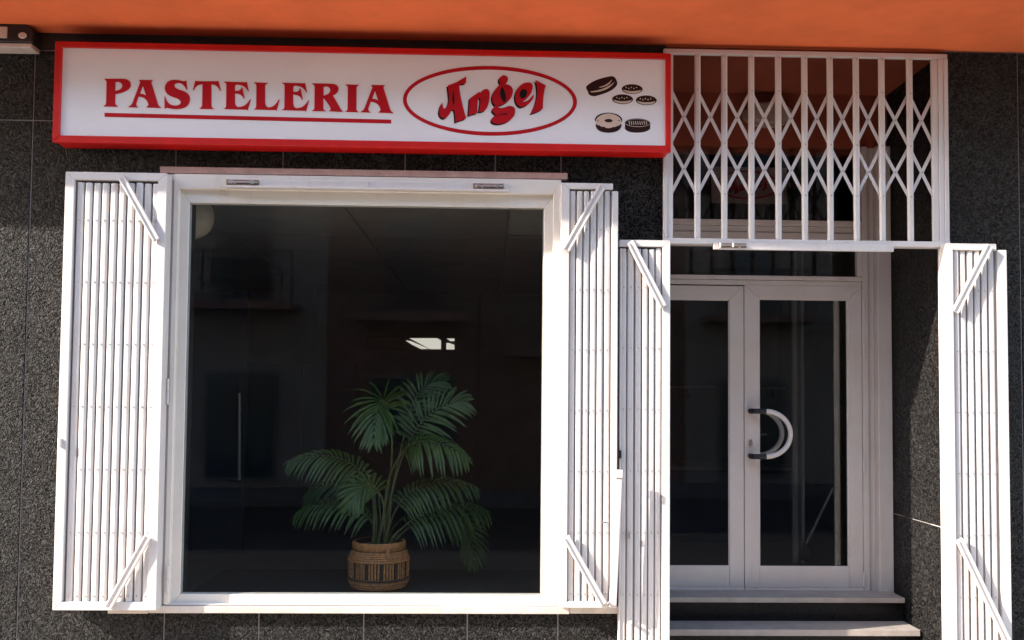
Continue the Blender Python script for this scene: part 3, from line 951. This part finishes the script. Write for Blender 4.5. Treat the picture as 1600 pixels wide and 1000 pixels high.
L_E = 'M 302 175 L 640 185 L 658 178 L 688 325 L 675 325 Q 625 225 500 222 Q 472 225 472 260 L 472 318 L 510 318 Q 565 315 572 265 L 588 268 L 622 438 L 605 438 Q 580 365 472 362 L 472 490 Q 475 570 530 573 Q 640 570 708 452 L 720 455 L 670 628 L 655 615 L 295 605 L 295 597 Q 330 590 332 560 L 338 225 Q 335 195 302 187 Z'
L_L = 'M 770 187 L 985 195 L 982 205 Q 945 215 943 250 L 943 490 Q 945 575 1000 578 Q 1090 575 1155 455 L 1170 457 L 1122 633 L 1108 622 L 768 612 L 768 605 Q 800 595 803 560 L 806 240 Q 803 208 770 198 Z'
L_R = 'M 180 202 L 480 208 Q 590 215 590 290 Q 585 360 500 390 L 600 560 Q 625 620 655 638 L 655 647 L 443 638 L 443 630 Q 475 620 462 585 Q 430 520 360 440 L 352 445 L 352 590 Q 355 622 388 630 L 388 640 L 175 635 L 175 627 Q 210 615 212 590 L 217 255 Q 212 222 180 215 Z M 357 262 Q 390 245 430 258 Q 470 285 455 335 Q 430 380 355 392 Z'
L_I = 'M 700 218 L 905 225 L 903 237 Q 872 245 872 275 L 870 600 Q 875 640 900 645 L 900 656 L 697 648 L 697 640 Q 728 630 730 600 L 735 270 Q 735 240 700 230 Z'
for d, ox, oy in ((L_P, 160, 110), (L_A, 160, 110), (L_S, 160, 110), (L_T, 320, 110), (L_E, 320, 110), (L_L, 320, 110), (L_E, 411, 111.7), (L_R, 470, 110), (L_I, 470, 110), (L_A, 522.7, 118)):
    lt = inked('letter', path(d, ox, oy, 10.0), YP - 0.0026, 0.0016, M['inkred'], sign)
    inked('letter_halo', path(d, ox, oy, 10.0), YP - 0.0010, 0.0016, M['inkhalo'], lt, grow=0.007)
inked('underline', [[(163.4, 176.3), (611.3, 187), (611.3, 193), (163.4, 182.5)]], YP - 0.0010, 0.0016, M['inkred'], sign)
angel(sign, YP)


def pastry(name, layers):
    root = None
    for k, (loops, m) in enumerate(layers):
        o = inked(name if root is None else 'pastry_detail', loops, YP - 0.0010 - 0.0016 * k, 0.0016, M[m], sign if root is None else root)
        if root is None: root = o
    return root


def pz(d): return path(d, 905, 110, 9.52)
def pe(cx, cy, rx, ry): return ell(905 + cx / 9.52, 110 + cy / 9.52, rx / 9.52, ry / 9.52, 0.02, 32)


pastry('pastry_picture', [(pz('M 100 245 Q 200 130 480 85 Q 540 95 550 140 Q 575 180 560 220 Q 500 320 240 383 Q 150 385 135 340 Q 130 300 110 285 Z'), 'inkbrown'),
                          (pz('M 168 312 Q 380 295 530 168 Q 430 325 175 326 Z') + pz('M 300 246 Q 420 222 486 135 Q 460 240 300 256 Z'), 'inkcream')])
for dx, dy in ((0, 0), (-142, 151), (210, 167)):
    dots = [pe(700 + dx + i * 38, 250 + dy + (18 if i % 2 else 4), 9, 9) for i in range(5)]
    pastry('pastry_picture', [([pe(788 + dx, 278 + dy, 156, 72)], 'inkbrown'),
                              ([[(905 + (x + dx) / 9.52, 110 + (y + dy) / 9.52) for x, y in path('M 650 285 Q 780 330 925 290 Q 905 340 790 342 Q 680 335 650 285 Z', 0, 0, 1)[0]]] + dots, 'inkcream')])
pastry('pastry_picture', [([pe(437, 735, 204, 106)] + [], 'inkbrown'), (pz('M 243 800 Q 245 925 440 927 Q 630 920 632 800 Z'), 'inkbrown'),
                          (pz('M 250 790 Q 235 720 300 680 Q 437 600 570 680 Q 640 720 622 790 Q 590 830 560 825 Q 540 850 510 838 Q 470 860 430 858 Q 400 860 370 835 Q 330 845 300 815 Q 260 815 250 790 Z'), 'inkcream'),
                          ([pe(437, 747, 60, 25), pe(280, 745, 9, 9), pe(593, 745, 11, 9)], 'inkbrown')])
rr_ = []
for k in range(9):
    x0 = 735 + k * 32
    rr_.append([(905 + a / 9.52, 110 + b_ / 9.52) for a, b_ in ((x0, 757), (x0 + 9, 755), (x0 + 22, 806), (x0 + 12, 808))])
pastry('pastry_picture', [(pz('M 680 785 L 680 870 Q 720 927 865 927 Q 1020 922 1056 865 L 1056 785 Z'), 'inkbrown'), ([pe(868, 780, 190, 64)], 'inkblack'),
                          ([pe(868, 784, 186, 56), pe(868, 780, 186, 54)] + rr_, 'inkcream')])

# ------------------------------------------------------------------ plaque behind the upper transom pane
YQ = REC + 0.28
plq = empty('hanging_plaque', (S(1170, 318, YQ), YQ, aZ(1170, 318, YQ)), label='small pale plaque with a red oval emblem behind the lattice grille', cat='plaque')
pbox(1111, 261, 1230, 318, YQ, YQ + 0.012).build('board', M['plaque'], plq, 0.003)
MB().tube([at(1125, 262, YQ + 0.006), at(1125, 244, YQ + 0.006)], 0.003, 6).build('cord', M['iron'], plq)
MB().tube([at(1216, 263, YQ + 0.006), at(1216, 245, YQ + 0.006)], 0.003, 6).build('cord', M['iron'], plq)


def pl_pos(x, y):
    return at(1168 + (x - 765.5) * (99 / 272.0), 289 + (y - 157.5) * (45 / 109.0), YQ)


angel(plq, YQ - 0.0006, pl_pos)
# dark board closing the space above the ceiling
MB().box(LJ, JL, REC + 0.46, REC + 0.49, CEIL - 0.05, SOF - 0.005).build('backing_board', M['roomdark'], bld)

# bulkhead lamp on the orange lintel
bl = empty('bulkhead_lamp', (S(1198, 180, REC), REC, aZ(1198, 180, REC)), label='unlit pale bulkhead lamp on the orange lintel behind the grille', cat='lamp')
c = at(1198, 180, REC)
prof = [(c.x + 0.20 * math.cos(t) * (1 if abs(math.cos(t)) < .8 else .97), c.z + 0.098 * math.sin(t)) for t in [k * math.pi / 12 for k in range(24)]]
MB().prism(prof, REC - 0.02, REC + 0.019).build('lamp_base', M['lampcover'], bl, 0.004)
prof = [(c.x + 0.185 * math.cos(t), c.z + 0.085 * math.sin(t)) for t in [k * math.pi / 12 for k in range(24)]]
MB().prism(prof, REC - 0.08, REC - 0.021).build('lamp_cover', M['lampcover'], bl, 0.03, smooth=True, segs=3)

# ------------------------------------------------------------------ device at the top left corner
Yd = -0.13
dv = empty('floodlight', (S(10, 70, 0), 0, aZ(10, 70, 0)), label='black wall-mounted floodlight housing in the top left corner beside the sign', cat='light')
MB().prism([(aX(-60, 40, Yd), aZ(-10, 36, Yd)), (aX(40, 40, Yd), aZ(30, 37, Yd)), (aX(50, 60, Yd), aZ(50, 46, Yd)), (aX(51, 60, Yd), aZ(50, 66, Yd)), (aX(-60, 66, Yd), aZ(-10, 65, Yd))][::-1], Yd, -0.003).build('housing', M['black'], dv, 0.006)
pbox(-14, 41, 10.5, 59, Yd - 0.008, Yd + 0.004).build('lens', M['globe'], dv, 0.010, segs=2)
pbox(-60, 66.5, 49, 73.5, Yd + 0.012, -0.003).build('base_plate', M['marble'], dv, 0.004)
cc = at(35.5, 55.5, Yd)
MB().prism([(cc.x + 0.027 * math.cos(k * math.pi / 10), cc.z + 0.021 * math.sin(k * math.pi / 10)) for k in range(20)], Yd - 0.008, Yd + 0.004).build('sensor', M['globe'], dv, 0.004)

# ------------------------------------------------------------------ palm and basket
PY = 0.80
deckz = aZ(590, 927, PY - 0.2)
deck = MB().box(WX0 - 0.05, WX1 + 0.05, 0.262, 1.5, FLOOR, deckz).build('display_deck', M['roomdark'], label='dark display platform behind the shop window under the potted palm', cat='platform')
pc = at(591.5, 924, PY)
pc.z = deckz + 0.001
px_ = (6 + PY) / 1400.0
H = (925 - 853) * px_
pot = empty('wicker_pot', tuple(pc), label='round brown wicker basket pot holding the palm inside the window', cat='pot')
R = 47 * px_
prof = [(R * .80, 0), (R * .90, H * .10), (R * .95, H * .24), (R * .96, H * .60), (R * .86, H * .78), (R * .83, H * .86), (R * .83, H * .99), (R * .74, H * .99), (R * .70, H * .86)]
MB().lathe(prof, pc, 40).build('basket_body', M['wickerdark'], pot, smooth=True)
MB().lathe([(R * .70, H * .84), (R * .02, H * .90)], pc, 24).build('soil', M['soil'], pot)


def coil(r, z, t, n=40, wob=0.0):
    return [(pc.x + (r + random.uniform(-wob, wob)) * math.cos(2 * math.pi * k / n), pc.y + (r + random.uniform(-wob, wob)) * math.sin(2 * math.pi * k / n), pc.z + z + random.uniform(-wob, wob)) for k in range(n)]


for f_, z_ in ((.885, .065), (.925, .115), (.955, .165), (.98, .215), (.985, .62), (.955, .665), (.925, .71), (.90, .75), (.875, .79)):
    MB().tube(coil(R * f_, H * z_, 0, wob=0.0012), H * 0.026, 6, True).build('coil', M['wicker'], pot, smooth=True)
MB().tube(coil(R * .995, H * .245, 0), H * 0.03, 6, True).build('coil', M['wickerdark'], pot, smooth=True)
rim = MB().lathe([(R * .845, H * .83), (R * .875, H * .86), (R * .88, H * .97), (R * .85, H * 1.0), (R * .78, H * 1.0), (R * .77, H * .9)], pc, 40)
rim.build('rim', M['wicker'], pot, smooth=True)
stv = MB().box(-0.0065, 0.0065, -0.005, 0.005, 0, H * .34).mesh(M['wicker'], 0.002)
stv2 = MB().box(-0.0065, 0.0065, -0.005, 0.005, 0, H * .34).mesh(M['wickerdark'], 0.002)
for k in range(64):
    a = 2 * math.pi * k / 64
    o = link('stave', stv2 if k % 5 == 0 else stv, pot)
    o.location = ((R * .965 + random.uniform(0, .004)) * math.cos(a), (R * .965 + random.uniform(0, .004)) * math.sin(a), H * .262)
    o.rotation_euler = (0, random.uniform(-.03, .03), a + math.pi / 2)
MB().bar((pc.x + R * .35, pc.y - R * .86, pc.z + H * .90), (pc.x + R * .42, pc.y - R * .90, pc.z + H * .68), 0.03, 0.02).build('knot', M['wicker'], pot, 0.005)

palm = empty('palm_plant', (pc.x, pc.y, pc.z + H * .88), label='leafy green palm growing in the wicker pot behind the window glass', cat='plant')
stem_base = Vector((pc.x, pc.y, pc.z + H * .86))


def bez(P, t):
    P = [Vector(p) for p in P]
    while len(P) > 1: P = [a.lerp(b, t) for a, b in zip(P, P[1:])]
    return P[0]


def frond(pts, Lf, n=20, up=(0, -0.35, 1), wid=0.020, droop=0.5, start=0.0, stem_from=None):
    """pts: rachis control points; leaflets along both sides"""
    mb = MB()
    UP = Vector(up).normalized()
    for i in range(n):
        t = start + (1 - start) * (i + 0.5) / n
        p = bez(pts, t)
        T = (bez(pts, min(1, t + .02)) - bez(pts, max(0, t - .02))).normalized()
        Sd = T.cross(UP)
        if Sd.length < 1e-3: Sd = Vector((1, 0, 0))
        Sd.normalize()
        Nn = Sd.cross(T).normalized()
        prof = math.sin(math.pi * min(1, 0.18 + 0.80 * t)) ** 0.55
        for s in (-1, 1):
            a = math.radians(14 + 52 * t + random.uniform(-6, 6))
            d = (Sd * (s * math.cos(a)) + T * math.sin(a) + Nn * 0.12).normalized()
            L = Lf * max(0.32, prof) * random.uniform(0.9, 1.1)
            w = wid * random.uniform(0.85, 1.15)
            wv = d.cross(Nn).normalized()
            P0 = p
            ln = []
            for q, (u_, ww) in enumerate(((0, .25), (.22, .9), (.55, 1.0), (.82, .6), (1.0, .04))):
                g_ = Vector((0, 0, -droop * L * u_ * u_))
                c_ = P0 + d * (L * u_ * (1 - .25 * droop * u_)) + g_
                fold = Nn * (0.18 * w * ww)
                ln.append((c_ - wv * (w * ww / 2) + fold, c_, c_ + wv * (w * ww / 2) + fold))
            vs = [v for r in ln for v in r]
            fs = []
            for q in range(4):
                b0 = q * 3
                fs += [(b0, b0 + 1, b0 + 4, b0 + 3), (b0 + 1, b0 + 2, b0 + 5, b0 + 4)]
            mb.add(vs, fs)
    o = mb.build('frond', M['leaf'], palm, smooth=True)
    m2 = MB()
    m2.tube([bez(pts, k / 10) for k in range(11)], [0.006 - 0.0045 * k / 10 for k in range(11)], 6)
    if stem_from is not None:
        b0 = Vector(stem_from)
        p0 = Vector(pts[0])
        T = (bez(pts, .03) - p0).normalized()
        mid = p0 - T * (p0 - b0).length * .35
        cp = [b0, b0.lerp(mid, .5) + Vector((0, 0, .05)), mid, p0]
        m2.tube([bez(cp, k / 12) for k in range(13)], [0.011 - 0.005 * k / 12 for k in range(13)], 7)
    m2.build('stalk', M['stem'], o, smooth=True)
    return o


def sb(dx, dy=0.0): return stem_base + Vector((dx, dy, 0))


F = [
    # control points (photo position on a depth plane), leaf length
    ([at(606, 640, 0.76), at(600, 612, 0.72), at(585, 618, 0.62), at(584, 690, 0.50)], .24, 22, (0, -1, .25), .45, sb(-.02)),
    ([at(640, 688, 0.84), at(655, 655, 0.86), at(690, 625, 0.88), at(728, 628, 0.86)], .23, 22, (-.25, -1, .5), .35, sb(.03, .03)),
    ([at(636, 660, 0.99), at(645, 620, 1.04), at(660, 592, 1.06), at(695, 596, 1.09)], .20, 18, (-.2, -1, .6), .35, sb(.01, .06)),
    ([at(630, 705, 0.76), at(650, 680, 0.70), at(690, 685, 0.64), at(728, 718, 0.60)], .20, 20, (0, -.8, .8), .8, sb(.04)),
    ([at(574, 752, 0.80), at(556, 716, 0.78), at(510, 700, 0.74), at(452, 722, 0.69)], .20, 22, (0, -.8, .8), .8, sb(-.04)),
    ([at(592, 770, 0.69), at(578, 748, 0.62), at(560, 752, 0.56), at(546, 792, 0.52)], .17, 18, (-.1, -1, .4), .5, sb(-.01, -.05)),
    ([at(578, 812, 0.80), at(556, 785, 0.80), at(510, 772, 0.80), at(462, 806, 0.78)], .18, 20, (0, -.7, .9), .9, sb(-.06)),
    ([at(622, 790, 0.84), at(640, 757, 0.84), at(690, 742, 0.82), at(744, 764, 0.80)], .19, 22, (0, -.8, .8), .85, sb(.05, .02)),
    ([at(634, 820, 0.86), at(660, 795, 0.88), at(715, 776, 0.90), at(760, 800, 0.92)], .22, 22, (0, -.7, .9), .95, sb(.07)),
    ([at(690, 806, 1.00), at(725, 800, 1.02), at(745, 830, 1.02), at(738, 884, 1.00)], .17, 18, (.3, -1, .3), .5, sb(.08, .04)),
    ([at(560, 778, 1.09), at(540, 752, 1.14), at(505, 748, 1.19), at(478, 776, 1.19)], .18, 16, (0, -.8, .8), .8, sb(-.03, .07)),
    ([at(640, 800, 1.14), at(670, 775, 1.19), at(700, 780, 1.19), at(725, 830, 1.19)], .20, 16, (0, -.8, .8), .8, sb(.04, .08)),
]
for pts_, L_, n_, up_, dr_, st_ in F:
    frond(pts_, L_ * 1.25, n_ - 3, up_, 0.025, dr_ * 0.7, 0.0, st_)
for k in range(4):
    a = sb(random.uniform(-.04, .05), random.uniform(-.04, .04))
    b_ = a + Vector((random.uniform(-.06, .08), 0, random.uniform(.35, .6)))
    MB().tube([a, a.lerp(b_, .5) + Vector((.01, 0, 0)), b_], [.012, .009, .003], 7).build('cane', M['stem'], palm, smooth=True)

# ------------------------------------------------------------------ things inside the shop
gl = empty('globe_lamp', tuple(at(298, 336, .5)), label='unlit pale globe lamp hanging behind the top left corner of the window', cat='lamp')
gc = at(297, 338, .5)
rg = 0.168
MB().lathe([(rg * math.sin(math.pi * k / 16) + 0.001, -rg * math.cos(math.pi * k / 16)) for k in range(17)], gc, 28).build('globe', M['globe'], gl, smooth=True)
MB().tube([gc + Vector((0, 0, rg - .01)), gc + Vector((0, 0, rg + .03))], 0.06, 14).build('collar', M['iron'], gl, smooth=True)
tag(MB().box(S(478, 500, 5.7), S(490, 500, 5.7), 5.66, 5.895, FLOOR, CEIL).build('pilaster', M['ceilpanel']), label='slim pale pilaster on the dim rear wall left of the palm', cat='pilaster')
cb = empty('wall_cabinet', (S(470, 800, 4.6), 4.6, FLOOR), label='dark low cabinet against the rear wall left of the palm', cat='cabinet')
pbox(386, 568, 470, 760, 4.55, 4.85).build('cabinet_door', M['roomblue'], cb, 0.006)
pbox(471.5, 568, 556, 760, 4.55, 4.85).build('cabinet_door', M['roomblue'], cb, 0.006)
idr = empty('inner_door', (S(330, 800, 2.4), 2.4, FLOOR), label='dark inner door with a long upright steel handle at the left', cat='door')
MB().box(S(300, 600, 2.4), S(385, 600, 2.4), 2.4, 2.45, FLOOR, aZ(340, 455, 2.4)).build('door_panel', M['roomblue'], idr, 0.006)
MB().tube([at(374, 614, 2.34), at(374, 750, 2.34)], 0.014, 10).tube([at(374, 630, 2.34), at(374, 630, 2.42)], 0.009, 8).tube([at(374, 735, 2.34), at(374, 735, 2.42)], 0.009, 8).build('bar_handle', M['steel'], idr, smooth=True)
sw = empty('rear_panel', tuple(at(658, 548, 5.85)), label='narrow horizontal panel high on the rear wall with glowing patches for reflected sun', cat='window')  # glowing patches imitate sun reflected off a wall panel
pbox(572, 526.5, 746, 548.5, 5.84, 5.898).build('panel_plate', M['ceilpanel'], sw, 0.003)
inked('glow_patch', [[(640, 528.5), (683, 528.5), (689, 532), (689, 545.5), (672, 545.5), (645, 531)]], 5.836, 0.004, M['sunglow'], sw)
inked('glow_patch', [[(634, 532), (642, 533), (670, 545), (658, 545.5), (643, 538)]], 5.836, 0.004, M['sunglow'], sw)
inked('glow_patch', [[(698, 529), (710, 529), (710, 533), (704, 533)]], 5.836, 0.004, M['sunglow'], sw)
inked('glow_patch', [[(697.5, 536), (702, 536), (710, 539), (710, 546), (697.5, 546)]], 5.836, 0.004, M['sunglow'], sw)
tag(MB().box(S(744, 600, 5.8), S(750, 600, 5.8), 5.8, 5.897, FLOOR, CEIL).build('corner_post', M['ceilpanel']), label='thin upright post on the dim rear wall right of the glowing panel', cat='post')
ps = empty('upright_post', (S(1249, 880, 2.0), 2.0, FLOOR), label='pale grooved upright post seen through the right door pane', cat='post')
MB().box(S(1240, 650, 2.0), S(1246.5, 650, 2.0), 2.0, 2.05, FLOOR, CEIL).build('post_strip', M['ceilgap'], ps, 0.004)
MB().box(S(1247.5, 650, 2.0), S(1252, 650, 2.0), 2.01, 2.05, FLOOR, CEIL).build('post_strip', M['ceilpanel'], ps, 0.004)
MB().box(S(1253, 650, 2.0), S(1257, 650, 2.0), 2.0, 2.05, FLOOR, CEIL).build('post_strip', M['ceilgap'], ps, 0.004)
stick = empty('broom', tuple(at(1257, 866, 1.8)), label='broom with a pale stick leaning behind the right door pane', cat='broom')
MB().tube([at(1302, 762, 1.9), at(1259, 852, 1.8)], 0.012, 8).build('stick', M['ceilgap'], stick, smooth=True)
MB().lathe([(0.05, -.06), (0.055, 0), (0.03, .05), (0.015, .08)], at(1257, 864, 1.8), 12).build('brush_head', M['roomdark'], stick, smooth=True)
ct = empty('shop_counter', (S(1120, 840, 3.2), 3.2, FLOOR), label='dark blue shop counter with a pale top edge seen through the door panes', cat='counter')
MB().box(DX0 - 0.3, S(1235, 800, 3.2), 3.2, 3.9, FLOOR, aZ(1120, 735, 3.2)).build('counter_body', M['roomblue'], ct, 0.01)
MB().box(DX0 - 0.33, S(1237, 800, 3.2), 3.16, 3.94, aZ(1120, 735, 3.2) + 0.001, aZ(1120, 728, 3.2)).build('counter_top', M['ceilpanel'], ct, 0.006)
bb = empty('wall_shelf', (S(1110, 606, 5.6), 5.6, aZ(1110, 606, 5.6)), label='pale wall shelf on the rear wall seen through the left door pane', cat='shelf')
pbox(1040, 604, 1232, 608, 5.6, 5.89).build('shelf_board', M['ceilgap'], bb, 0.003)
pbox(1075, 608.5, 1079, 622, 5.7, 5.89).build('shelf_bracket', M['iron'], bb)
pbox(1205, 608.5, 1209, 622, 5.7, 5.89).build('shelf_bracket', M['iron'], bb)

# ------------------------------------------------------------------ houses across the street (reflected in the glass; two leftmost added to shade the road)
YFAR = -13.0


def house(x0, x1, h, m, label, wins):
    hs = empty('town_house', ((x0 + x1) / 2, YFAR, 0), label=label, cat='building')
    MB().box(x0, x1, YFAR - 8, YFAR, 0, h).build('wall', M[m], hs)
    MB().box(x0 - .05, x1 + .05, YFAR - 8.1, YFAR + 0.3, h + 0.002, h + 0.25).build('roof', M['farbrick'], hs)
    for (cx, z0, w, hh, bal) in wins:
        wd = MB().box(cx - w / 2, cx + w / 2, YFAR + 0.002, YFAR + 0.06, z0, z0 + hh).build('window', M['farframe'], hs)
        for s in (-1, 1):
            MB().box(cx + s * w / 4 - w * .21, cx + s * w / 4 + w * .21, YFAR + 0.062, YFAR + 0.075, z0 + .08, z0 + hh - .08).build('pane', M['farglass'], wd)
        if bal:
            bc = MB().box(cx - w, cx + w, YFAR + 0.002, YFAR + 0.9, z0 - .22, z0 - .06).build('balcony', M['farbrick'], hs)
            rl = MB().box(cx - w, cx + w, YFAR + .84, YFAR + .88, z0 + .92, z0 + .98)
            for k in range(13):
                xx_ = cx - w + 2 * w * k / 12
                rl.box(xx_ - .015, xx_ + .015, YFAR + .845, YFAR + .875, z0 - .06, z0 + .92)
            rl.build('railing', M['iron'], bc)
    return hs


def wins(x0, x1, h, n):
    out = []
    for k in range(n):
        cx = x0 + (x1 - x0) * (k + .5) / n
        out.append((cx, .9 if k % 2 else .15, 1.5, 1.4 if k % 2 else 2.3, 0))
        z = 3.9
        while z < h - 2.4:
            out.append((cx, z, 1.2, 2.1, 1))
            z += 3.1
    return out


house(-36, -26, 11.5, 'farbrick', 'added brick house furthest down the street to the left, shading the road', wins(-36, -26, 11.5, 3))
house(-26, -14, 12.5, 'farwall', 'added tall pale house further left across the street, shading the road', wins(-26, -14, 12.5, 3))
house(-14, -3.4, 12.0, 'farwall', 'pale rendered house left across the street, reflected in the glass', wins(-14, -3.4, 12.0, 3))
house(-3.4, 4.6, 11.0, 'farbrick', 'brick house with balconies opposite the shop, reflected in the glass', [(-1.6, .9, 1.8, 1.5, 0), (3.0, .15, 1.2, 2.3, 0), (-1.6, 3.7, 1.2, 2.1, 1), (1.7, 3.0, 1.3, 2.2, 1), (-1.6, 6.5, 1.2, 1.8, 1), (1.7, 6.5, 1.2, 1.8, 1)])
house(4.6, 14, 12.0, 'farwall', 'pale rendered house right across the street, reflected in the glass', wins(4.6, 14, 12.0, 3))
